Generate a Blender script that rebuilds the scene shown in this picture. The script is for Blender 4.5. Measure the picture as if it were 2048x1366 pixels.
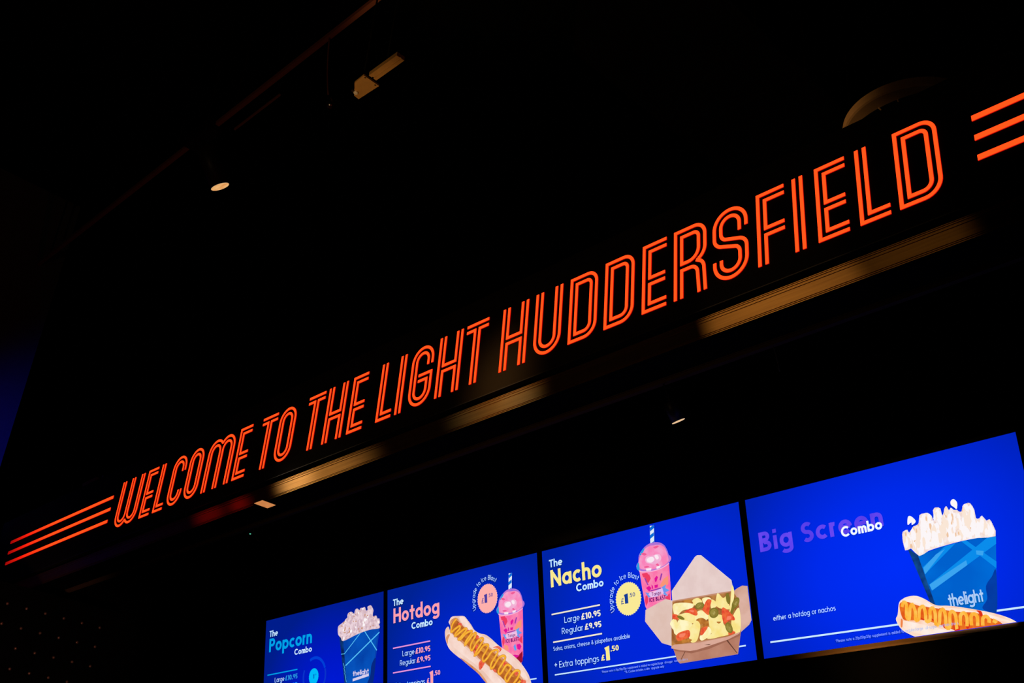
import bpy, bmesh, math, random
from mathutils import Vector, Matrix

sc = bpy.context.scene
for o in list(bpy.data.objects):
    bpy.data.objects.remove(o)

# ------------------------------------------------------------------ camera
CAM = Vector((6.47239, -3.99617, 1.6))
RIGHT = Vector((0.70410913, 0.70653641, 0.0709693))
DOWN = Vector((-0.29980136, 0.38638637, -0.87225267))
FWD = Vector((-0.64369984, 0.59288437, 0.48387874))
cd = bpy.data.cameras.new('camera')
cam = bpy.data.objects.new('camera', cd)
sc.collection.objects.link(cam)
m3 = Matrix((RIGHT, -DOWN, -FWD)).transposed()
cam.matrix_world = Matrix.Translation(CAM) @ m3.to_4x4()
cd.sensor_width = 36
cd.lens = 2292.83 * 36 / 2048
cd.clip_start = 0.05
cd.clip_end = 100
sc.camera = cam

# ------------------------------------------------------------------ world, exposure
w = bpy.data.worlds.new('dark_hall')
sc.world = w
w.use_nodes = True
w.node_tree.nodes['Background'].inputs[0].default_value = (0, 0, 0, 1)
w.node_tree.nodes['Background'].inputs[1].default_value = 0
sc.view_settings.view_transform = 'Standard'
sc.view_settings.look = 'None'
sc.view_settings.exposure = 0
sc.view_settings.gamma = 1
sc.view_settings.use_curve_mapping = False
sc.cycles.use_denoising = True
sc.cycles.max_bounces = 6

def spot(name, loc, target, power, col, half_deg, blend=0.3, rad=0.05):
    l = bpy.data.lights.new(name, 'SPOT')
    l.energy = power; l.color = col
    l.spot_size = math.radians(half_deg * 2); l.spot_blend = blend
    l.shadow_soft_size = rad
    o = bpy.data.objects.new(name, l)
    sc.collection.objects.link(o)
    o.location = loc
    o.rotation_euler = (Vector(target) - Vector(loc)).to_track_quat('-Z', 'Y').to_euler()
    return o

def mirror_lamp(x, z, height):
    """place for an added, unseen spot whose light bounces off the brass strip towards the visitor at the camera"""
    s = Vector((x, -0.44, z)); d = s - CAM
    r = Vector((d.x, -d.y, d.z)).normalized()
    t = (height - z) / r.z
    return s + r * t, s

ZS = 4.145     # middle height of the brass strip
for nm, x, h, pw, col, half, bl in (
    ('added_strip_spot_right', 4.22, 7.0, 31, (1, .60, .28), 3.5, .12),
    ('added_strip_spot_far_right', 4.83, 7.0, 5, (1, .60, .24), 2.6, .5),
    ('added_strip_spot_middle', 2.50, 7.0, 6, (.95, .92, .85), 2.6, 1),
    ('added_strip_spot_middle_bright', 2.68, 7.0, 10, (.90, .95, 1), 1.2, 1),
    ('added_strip_spot_left', 1.02, 6.0, 24, (1, .68, .36), 4.0, 1),
    ('added_strip_spot_left_bright', 0.78, 6.0, 42, (1, .78, .58), 1.5, 1),
    ('added_strip_spot_red', 0.14, 5.6, 5, (1, .02, .015), 1.0, 1),  # added red lamps stand in for something red mirrored in the brass
    ('added_strip_spot_red_dim', -0.22, 5.4, 2.5, (1, .02, .015), 1.8, 1)):
    L_, S_ = mirror_lamp(x, ZS, h)
    spot(nm, L_, S_, pw, col, half, bl)
# unseen lamps added for dim room light, single parts and the blue wall
for nm, loc, tgt, pw, col, half in (
    ('added_room_spot', (3.5, -5.5, 2.2), (2.0, -1.0, 6.5), 40, (1, .62, .32), 40),
    ('added_bracket_spot', (1.9, -1.9, 4.6), (1.72, -1.04, 6.36), 44, (1, .62, .24), 14),
    ('added_dish_spot', (3.7, -1.3, 5.0), (4.20, .30, 5.51), 60, (1, .64, .28), 9),
    ('added_fascia_spot', (2.6, -2.6, 5.6), (2.55, -.45, 4.27), 260, (1, .56, .22), 6),
    ('added_stud_spot', (0.2, -2.0, 2.4), (-2.5, -.5, 3.55), 60, (1, .55, .40), 16),
    ('added_trim_spot', (4.25, -0.5, 1.5), (4.22, 0.12, 2.805), 85, (1, .55, .18), 11),
    ('added_blue_spot', (-2.9, -1.7, 4.1), (-4.15, -.75, 5.35), 60, (.01, .03, 1), 22)):  # added blue lamp stands in for the glow of out-of-view screens
    spot(nm, loc, tgt, pw, col, half, 0.9, 0.15)

# ------------------------------------------------------------------ helpers
def lin(c):
    def f(v):
        v /= 255
        return v / 12.92 if v <= 0.04045 else ((v + 0.055) / 1.055) ** 2.4
    return tuple(f(v) for v in c) + (1,)

MATS = {}
def surf(name, col, rough=0.6, metal=0.0, spec=0.3, bump=0.0, scale=30, col2=None, stretch=None):
    if name in MATS: return MATS[name]
    m = bpy.data.materials.new(name); m.use_nodes = True
    nt = m.node_tree; b = nt.nodes['Principled BSDF']
    b.inputs['Roughness'].default_value = rough
    b.inputs['Metallic'].default_value = metal
    b.inputs['Specular IOR Level'].default_value = spec
    tc = nt.nodes.new('ShaderNodeTexCoord'); mp = nt.nodes.new('ShaderNodeMapping')
    if stretch: mp.inputs['Scale'].default_value = stretch
    nz = nt.nodes.new('ShaderNodeTexNoise'); nz.inputs['Scale'].default_value = scale
    nz.inputs['Detail'].default_value = 4
    nt.links.new(tc.outputs['Object'], mp.inputs[0]); nt.links.new(mp.outputs[0], nz.inputs['Vector'])
    mx = nt.nodes.new('ShaderNodeMix'); mx.data_type = 'RGBA'
    c2 = col2 or tuple(v * 0.75 for v in col)
    mx.inputs[6].default_value = tuple(col) + (1,); mx.inputs[7].default_value = tuple(c2) + (1,)
    nt.links.new(nz.outputs['Fac'], mx.inputs[0]); nt.links.new(mx.outputs[2], b.inputs['Base Color'])
    if bump:
        bp = nt.nodes.new('ShaderNodeBump'); bp.inputs['Strength'].default_value = bump
        bp.inputs['Distance'].default_value = 0.002
        nt.links.new(nz.outputs['Fac'], bp.inputs['Height']); nt.links.new(bp.outputs[0], b.inputs['Normal'])
    MATS[name] = m
    return m

def emis(name, c1, c2=None, scale=40, strength=1.0, raw=False, stretch=None):
    """glowing picture or lamp colour; c1, c2 are sRGB, mixed by noise"""
    if name in MATS: return MATS[name]
    m = bpy.data.materials.new(name); m.use_nodes = True
    nt = m.node_tree; nt.nodes.clear()
    out = nt.nodes.new('ShaderNodeOutputMaterial'); e = nt.nodes.new('ShaderNodeEmission')
    e.inputs[1].default_value = strength
    nt.links.new(e.outputs[0], out.inputs[0])
    f = (lambda c: tuple(c) + (1,)) if raw else lin
    e.inputs[0].default_value = f(c1)
    if c2:
        tc = nt.nodes.new('ShaderNodeTexCoord'); mp = nt.nodes.new('ShaderNodeMapping')
        if stretch: mp.inputs['Scale'].default_value = stretch
        nz = nt.nodes.new('ShaderNodeTexNoise'); nz.inputs['Scale'].default_value = scale; nz.inputs['Detail'].default_value = 3
        rp = nt.nodes.new('ShaderNodeValToRGB')
        rp.color_ramp.elements[0].position = 0.38; rp.color_ramp.elements[1].position = 0.62
        rp.color_ramp.elements[0].color = f(c1); rp.color_ramp.elements[1].color = f(c2)
        nt.links.new(tc.outputs['Object'], mp.inputs[0]); nt.links.new(mp.outputs[0], nz.inputs['Vector'])
        nt.links.new(nz.outputs['Fac'], rp.inputs[0]); nt.links.new(rp.outputs[0], e.inputs[0])
    MATS[name] = m
    return m

def backlight(name, focus, radius, stops):
    """screen background: the blue of the picture spreading from a brighter middle"""
    m = bpy.data.materials.new(name); m.use_nodes = True
    nt = m.node_tree; nt.nodes.clear()
    out = nt.nodes.new('ShaderNodeOutputMaterial'); e = nt.nodes.new('ShaderNodeEmission')
    tc = nt.nodes.new('ShaderNodeTexCoord'); mp = nt.nodes.new('ShaderNodeMapping')
    mp.inputs['Location'].default_value = (-focus[0] / radius[0], 0, focus[1] / radius[1])
    mp.inputs['Scale'].default_value = (1 / radius[0], 0, 1 / radius[1])
    ln = nt.nodes.new('ShaderNodeVectorMath'); ln.operation = 'LENGTH'
    rp = nt.nodes.new('ShaderNodeValToRGB')
    els = rp.color_ramp.elements
    els[0].position = stops[0][0]; els[0].color = lin(stops[0][1])
    els[1].position = stops[-1][0]; els[1].color = lin(stops[-1][1])
    for p, c in stops[1:-1]:
        q = els.new(p); q.color = lin(c)
    nt.links.new(tc.outputs['Object'], mp.inputs[0]); nt.links.new(mp.outputs[0], ln.inputs[0])
    nt.links.new(ln.outputs['Value'], rp.inputs[0]); nt.links.new(rp.outputs[0], e.inputs[0])
    nt.links.new(e.outputs[0], out.inputs[0])
    return m

class MB:
    """collects vertices and faces, links them as ONE mesh object"""
    def __init__(s): s.v = []; s.f = []; s.mi = []; s.mats = []
    def mid(s, m):
        if m not in s.mats: s.mats.append(m)
        return s.mats.index(m)
    def face(s, pts, m):
        i = len(s.v); s.v += [tuple(p) for p in pts]
        s.f.append(tuple(range(i, i + len(pts)))); s.mi.append(s.mid(m))
    def box(s, a, b, m):
        x0, y0, z0 = a; x1, y1, z1 = b
        i = len(s.v)
        s.v += [(x0,y0,z0),(x1,y0,z0),(x1,y1,z0),(x0,y1,z0),(x0,y0,z1),(x1,y0,z1),(x1,y1,z1),(x0,y1,z1)]
        for q in ((3,2,1,0),(4,5,6,7),(0,1,5,4),(1,2,6,5),(2,3,7,6),(3,0,4,7)):
            s.f.append(tuple(i + k for k in q)); s.mi.append(s.mid(m))
    def lathe(s, c, ax, prof, m, n=28, mats=None):
        """prof: (radius, distance along ax)"""
        ax = Vector(ax).normalized(); u = ax.orthogonal().normalized(); t = ax.cross(u)
        c = Vector(c); i = len(s.v)
        for r, h in prof:
            for k in range(n):
                a = 2 * math.pi * k / n
                s.v.append(tuple(c + ax * h + (u * math.cos(a) + t * math.sin(a)) * r))
        for j in range(len(prof) - 1):
            for k in range(n):
                k2 = (k + 1) % n
                s.f.append((i + j*n + k, i + j*n + k2, i + (j+1)*n + k2, i + (j+1)*n + k))
                s.mi.append(s.mid(mats[j] if mats else m))
        s.f.append(tuple(i + k for k in reversed(range(n)))); s.mi.append(s.mid(mats[0] if mats else m))
        s.f.append(tuple(i + (len(prof)-1)*n + k for k in range(n))); s.mi.append(s.mid(mats[-1] if mats else m))
    def tube(s, pts, r, m, n=8):
        pts = [Vector(p) for p in pts]; i = len(s.v)
        for j, p in enumerate(pts):
            d = (pts[min(j+1, len(pts)-1)] - pts[max(j-1, 0)]).normalized()
            u = d.orthogonal().normalized() if j == 0 else (u - d * u.dot(d)).normalized()
            t = d.cross(u)
            for k in range(n):
                a = 2 * math.pi * k / n
                s.v.append(tuple(p + (u * math.cos(a) + t * math.sin(a)) * r))
        for j in range(len(pts) - 1):
            for k in range(n):
                k2 = (k + 1) % n
                s.f.append((i + j*n + k, i + j*n + k2, i + (j+1)*n + k2, i + (j+1)*n + k)); s.mi.append(s.mid(m))
        s.f.append(tuple(i + k for k in reversed(range(n)))); s.mi.append(s.mid(m))
        s.f.append(tuple(i + (len(pts)-1)*n + k for k in range(n))); s.mi.append(s.mid(m))
    def prism(s, poly, z0, z1, m):
        """horizontal polygon with thickness"""
        n = len(poly); i = len(s.v)
        s.v += [(x, y, z0) for x, y in poly] + [(x, y, z1) for x, y in poly]
        s.f.append(tuple(i + k for k in reversed(range(n)))); s.f.append(tuple(i + n + k for k in range(n)))
        for k in range(n):
            s.f.append((i + k, i + (k+1) % n, i + n + (k+1) % n, i + n + k))
        s.mi += [s.mid(m)] * (n + 2)
    def build(s, name, parent=None, loc=(0, 0, 0), smooth=False):
        me = bpy.data.meshes.new(name)
        me.from_pydata(s.v, [], s.f)
        for m in s.mats: me.materials.append(m)
        me.polygons.foreach_set('material_index', s.mi)
        if smooth: me.polygons.foreach_set('use_smooth', [len(f) == 4 for f in s.f])
        me.update()
        o = bpy.data.objects.new(name, me)
        sc.collection.objects.link(o)
        o.location = loc
        if parent: o.parent = parent
        return o

def tag(o, label=None, cat=None, group=None, kind=None):
    if label: o['label'] = label
    if cat: o['category'] = cat
    if group: o['group'] = group
    if kind: o['kind'] = kind
    return o

def thing(name, loc, label, cat, group=None):
    o = bpy.data.objects.new(name, None); sc.collection.objects.link(o)
    o.empty_display_size = 0.1; o.location = loc
    return tag(o, label, cat, group)

def ribbon(path, wd, closed=False):
    """mitred band along a flat polyline: left and right edge points"""
    P = [Vector(p) for p in path]
    if closed and (P[0] - P[-1]).length < 1e-7: P.pop()
    Q = [P[0]]
    for p in P[1:]:
        if (p - Q[-1]).length > 1e-6: Q.append(p)
    P = Q; n = len(P); Lf = []; Rt = []
    for i in range(n):
        if closed: a, b = P[i-1], P[(i+1) % n]
        else: a, b = P[max(i-1, 0)], P[min(i+1, n-1)]
        d1 = (P[i] - a); d2 = (b - P[i])
        if d1.length < 1e-9: d1 = d2
        if d2.length < 1e-9: d2 = d1
        d1 = d1.normalized(); d2 = d2.normalized()
        n1 = Vector((-d1.y, d1.x)); n2 = Vector((-d2.y, d2.x))
        mm = n1 + n2
        if mm.length < 1e-4: mm = n1.copy()
        mm.normalize()
        k = wd / 2 / max(0.35, mm.dot(n1))
        Lf.append(P[i] + mm * k); Rt.append(P[i] - mm * k)
    return Lf, Rt

def arc(cx, cy, rx, ry, a0, a1, n=12):
    return [(cx + rx * math.cos(math.radians(a0 + (a1 - a0) * k / n)), cy + ry * math.sin(math.radians(a0 + (a1 - a0) * k / n))) for k in range(n + 1)]

def curve(pts, k=4):
    """smooth open line"""
    pts = [pts[0]] + list(pts) + [pts[-1]]; out = []
    for i in range(1, len(pts) - 2):
        p0, p1, p2, p3 = (Vector(pts[i + j]) for j in (-1, 0, 1, 2))
        for s_ in range(k):
            t = s_ / k
            out.append(0.5 * ((2*p1) + (p2-p0)*t + (2*p0-5*p1+4*p2-p3)*t*t + (3*p1-p0-3*p2+p3)*t**3))
    return [(p.x, p.y) for p in out] + [pts[-1]]

def catmull(pts, k=5):
    n = len(pts); out = []
    for i in range(n):
        p0, p1, p2, p3 = (Vector(pts[(i + j) % n]) for j in (-1, 0, 1, 2))
        for s_ in range(k):
            t = s_ / k
            out.append(0.5 * ((2*p1) + (p2-p0)*t + (2*p0-5*p1+4*p2-p3)*t*t + (3*p1-p0-3*p2+p3)*t**3))
    return [(p.x, p.y) for p in out]

# ------------------------------------------------------------------ materials
BLACK = surf('black_paint', (0.003, 0.0028, 0.0026), 0.8, 0, 0.03, 0.2, 60)
WALLB = surf('black_wall_paint', (0.0035, 0.0035, 0.0035), 0.8, 0, 0.05, 0.3, 40)
FASC = surf('black_fascia_paint', (0.022, 0.016, 0.010), 0.7, 0, 0.05, 0.1, 80)
BRASS = surf('brushed_brass', (0.72, 0.40, 0.10), 0.38, 0.95, 0.5, 0.25, 2.6, (0.38, 0.19, 0.05), (1, 1, 40))  # darker blotches in the colour stand in for broken reflections
CASE = surf('black_plastic', (0.006, 0.006, 0.007), 0.55, 0, 0.2)
LAMPB = surf('black_lamp_enamel', (0.02, 0.014, 0.012), 0.45, 0, 0.3)
RAILM = surf('dark_red_brown_rail_paint', (0.50, 0.16, 0.10), 0.6, 0, 0.2)
TRACKM = surf('dark_anodised_track', (0.14, 0.075, 0.045), 0.5, 0.0, 0.2)
TAN = surf('tan_bracket_steel', (0.55, 0.30, 0.09), 0.6, 0.2, 0.3, 0.2, 25)
STEEL = surf('bright_bolt_steel', (0.8, 0.75, 0.68), 0.25, 1.0)
CABLE = surf('grey_cable_sheath', (0.12, 0.09, 0.08), 0.5)
STUDM = surf('copper_stud', (0.45, 0.22, 0.16), 0.3, 0.6)
LWALL = surf('blue_washed_wall_paint', (0.25, 0.25, 0.28), 0.8, 0, 0.1)
DISH = surf('brown_dish_metal', (0.40, 0.22, 0.09), 0.5, 0.2, 0.3, 0.2, 12)
DUCTM = surf('galvanised_duct_painted_dark', (0.03, 0.022, 0.018), 0.6, 0.2)

# ------------------------------------------------------------------ setting
def struct(name, a, b, m):
    q = MB(); q.box(a, b, m); return tag(q.build(name), kind='structure')
XL, XR, YF, YB, ZC = -4.15, 9.0, -6.5, 0.2, 8.4
struct('floor', (XL - .2, YF - .2, -.1), (XR + .2, YB + .2, 0), surf('dark_floor_tile', (0.012, 0.011, 0.011), 0.5))
struct('ceiling', (XL - .2, YF - .2, ZC), (XR + .2, 3.2, ZC + .1), WALLB)
struct('wall_back', (XL - .2, YB, 0), (XR + .2, YB + .2, 4.85), WALLB)
struct('wall_rear', (XL - .2, 3.0, 4.85), (XR + .2, 3.2, ZC), WALLB)
struct('wall_left', (XL - .2, YF - .2, 0), (XL, -0.57, ZC), LWALL)
struct('wall_right', (XR, YF - .2, 0), (XR + .2, YB + .2, ZC), WALLB)
struct('wall_front', (XL - .2, YF - .2, 0), (XR + .2, YF, ZC), WALLB)

# canopy above the screens, its front carries the sign
SOF = 4.092
q = MB(); q.box((XL, -0.42, SOF), (7.6, YB, 4.85), BLACK)
tag(q.build('canopy'), 'plain black boxed canopy over the menu screens, behind the lit lettering', 'canopy')

# ------------------------------------------------------------------ illuminated sign
H = 0.3773; ZB = 4.3335; YS = -0.45; DEP = 0.0045
LED = emis('orange_led_face', (1.9, 0.100, 0.0115), raw=True)
LEDS = emis('red_led_edge', (0.62, 0.004, 0.002), raw=True)
def led_fade(name, x0, x1):
    m = bpy.data.materials.new(name); m.use_nodes = True
    nt = m.node_tree; nt.nodes.clear()
    out = nt.nodes.new('ShaderNodeOutputMaterial'); e = nt.nodes.new('ShaderNodeEmission')
    tc = nt.nodes.new('ShaderNodeTexCoord'); sp = nt.nodes.new('ShaderNodeSeparateXYZ')
    mr = nt.nodes.new('ShaderNodeMapRange'); mr.inputs[1].default_value = x0; mr.inputs[2].default_value = x1
    rp = nt.nodes.new('ShaderNodeValToRGB'); els = rp.color_ramp.elements
    els[0].color = (0.30, 0.002, 0.002, 1); els[1].color = (1.9, 0.09, 0.011, 1)
    q_ = els.new(0.35); q_.color = (0.9, 0.012, 0.004, 1)
    nt.links.new(tc.outputs['Object'], sp.inputs[0]); nt.links.new(sp.outputs[0], mr.inputs[0])
    nt.links.new(mr.outputs[0], rp.inputs[0]); nt.links.new(rp.outputs[0], e.inputs[0]); nt.links.new(e.outputs[0], out.inputs[0])
    return m
sign = thing('illuminated_sign', (0, YS, ZB), 'long black sign with a glowing orange welcome message in double-line capital letters', 'sign')
q = MB(); q.box((-3.95, 0, -0.27 * H), (7.6, 0.03, 1.40 * H), FASC)
# slim folded lip along the bottom edge of the panel
q.box((-3.95, -0.004, -0.275 * H), (7.6, 0.0, -0.262 * H), surf('dark_steel_lip', (0.05, 0.04, 0.03), 0.45, 0.3))
tag(q.build('fascia_panel', sign), 'black painted fascia panel')

q = MB(); q.box((-2.44, .004, 1.40 * H), (-2.20, .024, 1.40 * H + .035), RAILM); q.build('fixing_plate', sign)
q = MB(); q.lathe((-2.066, .012, 1.40 * H), (0, 0, 1), [(.016, 0), (.016, .010), (.008, .018)], STEEL, 12); q.build('fixing_screw', sign)
WL = 0.045
A_, B_ = 0.0225, 0.1175
def letter_paths(ch):
    """list of (path, closed) in cap heights and the width of the letter"""
    a, b = A_, B_
    def dbl(f): return [f(a), f(b)]
    if ch in 'EF':
        W = 0.38; m1, m2 = 0.492, 0.397
        if ch == 'E':
            return [([(W,1-a),(a,1-a),(a,a),(W,a)],0),([(W,1-b),(b,1-b),(b,m1),(W-.02,m1)],0),([(W-.02,m2),(b,m2),(b,b),(W,b)],0)], W
        return [([(W,1-a),(a,1-a),(a,0)],0),([(W,1-b),(b,1-b),(b,m1),(W-.01,m1)],0),([(W-.01,m2),(b,m2),(b,0)],0)], W
    if ch == 'L':
        W = 0.355
        return [([(a,1),(a,a),(W,a)],0),([(b,1),(b,b),(W,b)],0)], W
    if ch == 'I':
        return [([(a,0),(a,1)],0),([(b,0),(b,1)],0)], 0.14
    if ch == 'T':
        W = 0.455; c = 0.222; h = 0.0475
        return [([(0,1-a),(W,1-a)],0),([(0,1-b),(c-h,1-b),(c-h,0)],0),([(W,1-b),(c+h,1-b),(c+h,0)],0)], W
    if ch == 'H':
        W = 0.505; m1, m2 = 0.508, 0.413
        return [([(a,0),(a,1)],0),([(W-a,0),(W-a,1)],0),([(b,1),(b,m1),(W-b,m1),(W-b,1)],0),([(b,0),(b,m2),(W-b,m2),(W-b,0)],0)], W
    if ch == 'U':
        W = 0.50
        return [([(i,1)] + arc(W/2,W/2,W/2-i,W/2-i,180,360,20) + [(W-i,1)],0) for i in (a,b)], W
    if ch == 'O':
        W = 0.49
        return [(arc(W/2,1-W/2,W/2-i,W/2-i,0,180,20) + arc(W/2,W/2,W/2-i,W/2-i,180,360,20),1) for i in (a,b)], W
    if ch == 'C':
        W = 0.50
        return [([(W-i,.665)] + arc(W/2,1-W/2,W/2-i,W/2-i,0,180,20) + arc(W/2,W/2,W/2-i,W/2-i,180,360,20) + [(W-i,.285)],0) for i in (a,b)], W
    if ch == 'G':
        W = 0.50
        return [([(W-i,.655)] + arc(W/2,1-W/2,W/2-i,W/2-i,0,180,20) + arc(W/2,W/2,W/2-i,W/2-i,180,360,20) + [(W-i,t),(.19,t)],0) for i, t in ((a,.51),(b,.415))], W
    if ch == 'D':
        W = 0.49; out = []
        for i, r in ((a,.16),(b,.075)):
            r2 = r + .03
            out.append(([(i,i)] + arc(W-i-r2,i+r2,r2,r2,270,360,8) + arc(W-i-r,1-i-r,r,r,0,90,8) + [(i,1-i)],1))
        return out, W
    if ch == 'R':
        W = 0.49; m1, m2 = 0.49, 0.395
        bowl = [(a,0),(a,1-a)] + arc(W-a-.16,1-a-.16,.16,.16,90,0,8) + arc(W-a-.19,.64,.19,.19,0,-62,8)
        leg = [(.335,.468)] + arc(.335,.325,.115,.13,72,8,7) + [(.4675,0)]
        cnt = [(b,1-b)] + arc(W-b-.075,1-b-.075,.075,.075,90,0,6) + arc(W-b-.16,m1+.16,.16,.16,0,-90,8) + [(b,m1)]
        legi = [(b,0),(b,m2)] + arc(.25,m2-.105,.105,.105,90,10,8) + [(.375,0)]
        return [(bowl,0),(leg,0),(cnt,1),(legi,0)], W
    if ch == 'S':
        W = 0.50; r = W/2
        one = [(W-a,.67)] + arc(r,1-r,r-a,r-a,0,180,20) + [(a,.66)] + arc(a+.15,.62,.15,.135,180,258,7) + arc(W-b-.09,.33,.09,.10,80,0,7) + arc(r,r,r-b,r-b,360,180,20) + [(b,.30)]
        two = [(W-b,.635)] + arc(r,1-r,r-b,r-b,0,180,20) + [(b,.69)] + arc(b+.09,.67,.09,.10,180,260,7) + arc(W-a-.15,.39,.15,.135,78,0,7) + arc(r,r,r-a,r-a,360,180,20) + [(a,.30)]
        return [(one,0),(two,0)], W
    if ch in 'MW':
        W = 0.895; c = W/2; h = 0.0475
        xc = (b + c - h) / 2; ri = xc - b; ro = xc - a; zc = 1 - a - ro
        import math as _m
        ang = _m.degrees(_m.acos((c - xc) / ro))
        lo = [(a,0)] + arc(xc,zc,ro,ro,180,ang,14); li = [(b,0)] + arc(xc,zc,ri,ri,180,0,14) + [(c-h,0)]
        P = [lo, li, [(W-x,y) for x,y in lo], [(W-x,y) for x,y in li]]
        if ch == 'W': P = [[(W-x,1-y) for x,y in p] for p in P]
        return [(p,0) for p in P], W

def led_mesh(paths, wl, face_m, side_m):
    """raised light tubes: glowing face, red glowing edges"""
    q = MB()
    for path, closed in paths:
        Lf, Rt = ribbon([(x * H, y * H) for x, y in path], wl * H, closed)
        n = len(Lf); rng = range(n if closed else n - 1)
        F = lambda p: (p.x, -DEP, p.y); Bk = lambda p: (p.x, 0.0, p.y)
        for i in rng:
            j = (i + 1) % n
            q.face([F(Rt[i]), F(Rt[j]), F(Lf[j]), F(Lf[i])], face_m)
            q.face([F(Lf[i]), F(Lf[j]), Bk(Lf[j]), Bk(Lf[i])], side_m)
            q.face([F(Rt[j]), F(Rt[i]), Bk(Rt[i]), Bk(Rt[j])], side_m)
        if not closed:
            q.face([F(Rt[0]), F(Lf[0]), Bk(Lf[0]), Bk(Rt[0])], side_m)
            q.face([F(Lf[-1]), F(Rt[-1]), Bk(Rt[-1]), Bk(Lf[-1])], side_m)
    return q
words = [('WELCOME', (-4.345, -3.295, -2.77, -2.29, -1.675, -1.02, 0.005)), ('TO', (0.72, 1.26)), ('THE', (2.09, 2.647, 3.30)),
         ('LIGHT', (4.03, 4.485, 4.775, 5.395, 5.985)), ('HUDDERSFIELD', (6.738, 7.388, 8.03, 8.65, 9.275, 9.775, 10.36, 10.985, 11.475, 11.77, 12.278, 12.735))]
meshes = {}
for word, xs in words:
    for ch, x in zip(word, xs):
        if ch not in meshes:
            o = led_mesh(letter_paths(ch)[0], WL, LED, LEDS).build('letter', sign, (x * H, 0, 0))
            meshes[ch] = o.data
        else:
            o = bpy.data.objects.new('letter', meshes[ch]); sc.collection.objects.link(o)
            o.parent = sign; o.location = (x * H, 0, 0)
lf = led_fade('orange_led_fading_at_the_end', 0.0, 0.9)
for z in (0.765, 0.503, 0.24):
    x0 = -9.66 + (0.765 - z) * 0.12
    led_mesh([([(0, 0), (-4.675 - x0, 0)], 0)], 0.066, lf, LEDS).build('stripe', sign, (x0 * H, 0, z * H))
for z in (0.748, 0.497, 0.245):
    led_mesh([([(0, 0), (4.6, 0)], 0)], 0.068, LED, LEDS).build('stripe', sign, (13.6 * H, 0, z * H))

# ------------------------------------------------------------------ brass strip under the sign
def extrude_profile(prof, x0, x1, m):
    q = MB()
    for i, ((y0, z0), (y1, z1)) in enumerate(zip(prof, prof[1:])):
        q.face([(x0, y0, z0), (x1, y0, z0), (x1, y1, z1), (x0, y1, z1)], BLACK if i == 0 else m)  # underside coloured black to leave out the blue reflection of the screens
    q.face([(x0, y, z) for y, z in prof], m); q.face([(x1, y, z) for y, z in reversed(prof)], m)
    return q
z0 = ZB - 0.63 * H; z1 = ZB - 0.35 * H; y = -0.44
pf = [(-0.42, z0), (y, z0)]
for a_ in (0.004, 0.012): pf += [(y, z0 + a_), (y + .003, z0 + a_ + .001), (y + .003, z0 + a_ + .003), (y, z0 + a_ + .004)]
for a_ in (0.030, 0.016, 0.007): pf += [(y, z1 - a_), (y + .003, z1 - a_ + .001), (y + .003, z1 - a_ + .003), (y, z1 - a_ + .004)]
pf += [(y, z1), (-0.42, z1)]
tag(extrude_profile(pf, -3.95, 7.6, BRASS).build('brass_trim_strip'), 'grooved brushed brass trim strip running under the glowing sign letters', 'trim')

# ------------------------------------------------------------------ track under the canopy, its cables and small lamps
TY = -0.24
q = MB(); q.box((-3.3, TY - .012, SOF - .022), (7.5, TY + .012, SOF), TRACKM)
q.box((-3.3, TY - .018, SOF - .004), (7.5, TY + .018, SOF), TRACKM)
tag(q.build('lighting_track'), 'thin dark lighting track along the canopy underside above the menu screens', 'track')
def cable(pts, r, label, m=CABLE):
    q = MB(); n = 12
    P = []
    for i in range(len(pts)): P.append(Vector(pts[i]))
    dense = []
    for i in range(n + 1):
        t = i / n
        dense.append((1-t)**2 * P[0] + 2*t*(1-t) * P[1] + t*t * P[2])
    q.tube(dense, r, m, 6)
    return tag(q.build('hanging_cable', smooth=True), label, 'cable', 'thin cables hanging from the tracks')
cable([(4.062, TY, SOF - .02), (4.075, TY, 4.03), (4.07, TY + .03, 3.955)], 0.0022, 'thin cable hanging from the canopy track above the gap between the two largest menu screens')
cable([(0.03, TY, SOF - .02), (0.04, TY, 4.02), (0.10, TY + .02, 3.965)], 0.0022, 'thin short cable hanging from the track near the small green light')

def aim_from(P, dx, dy, ratio):
    """lamp direction whose round mouth shows as an ellipse seen from the visitor"""
    v = (CAM - Vector(P)).normalized()
    mdir = (RIGHT * dx + DOWN * dy); mdir = (mdir - v * mdir.dot(v)).normalized()
    return v * ratio + mdir * math.sqrt(1 - ratio * ratio)

def spot_lamp(P, n, r, length, mount, label, glow, lens_glow, arm_r=0.008):
    P = Vector(P)
    t = thing('spotlight', P, label, 'lamp')
    loc = lambda p: Vector(p) - P
    q = MB(); q.lathe((0, 0, 0), -n, [(r * .93, 0.001), (r * 1.0, -0.0005), (r * 1.0, length * .9), (r * .8, length)], LAMPB)
    q.build('housing', t, smooth=True)
    q = MB(); q.lathe((0, 0, 0), n, [(r * .93, 0.0), (r * .93, 0.0012)], lens_glow, mats=[glow, lens_glow])
    q.build('lens', t)
    q = MB(); back = -n * length * .75
    q.tube([back, loc(mount)], arm_r, LAMPB); q.build('arm', t, smooth=True)
    return t
glow1 = emis('warm_lamp_rim', (250, 215, 170)); lens1 = emis('warm_lamp_lens', (222, 150, 84), (238, 182, 118), 14)
n1 = aim_from((-.46, -.8, 6.77), 105, 285, 0.31)
spot_lamp((-.46, -.8, 6.77), n1, 0.076, 0.34, (-1.0, -.8, 7.495), 'black cylinder spotlight with glowing oval mouth hanging below the upper red rail', glow1, lens1, 0.012)
lens2 = emis('pale_lamp_lens', (226, 176, 130), (240, 200, 160), 40)
n2 = aim_from((3.517, -.2, 3.879), 65, 147, 0.11)
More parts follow.
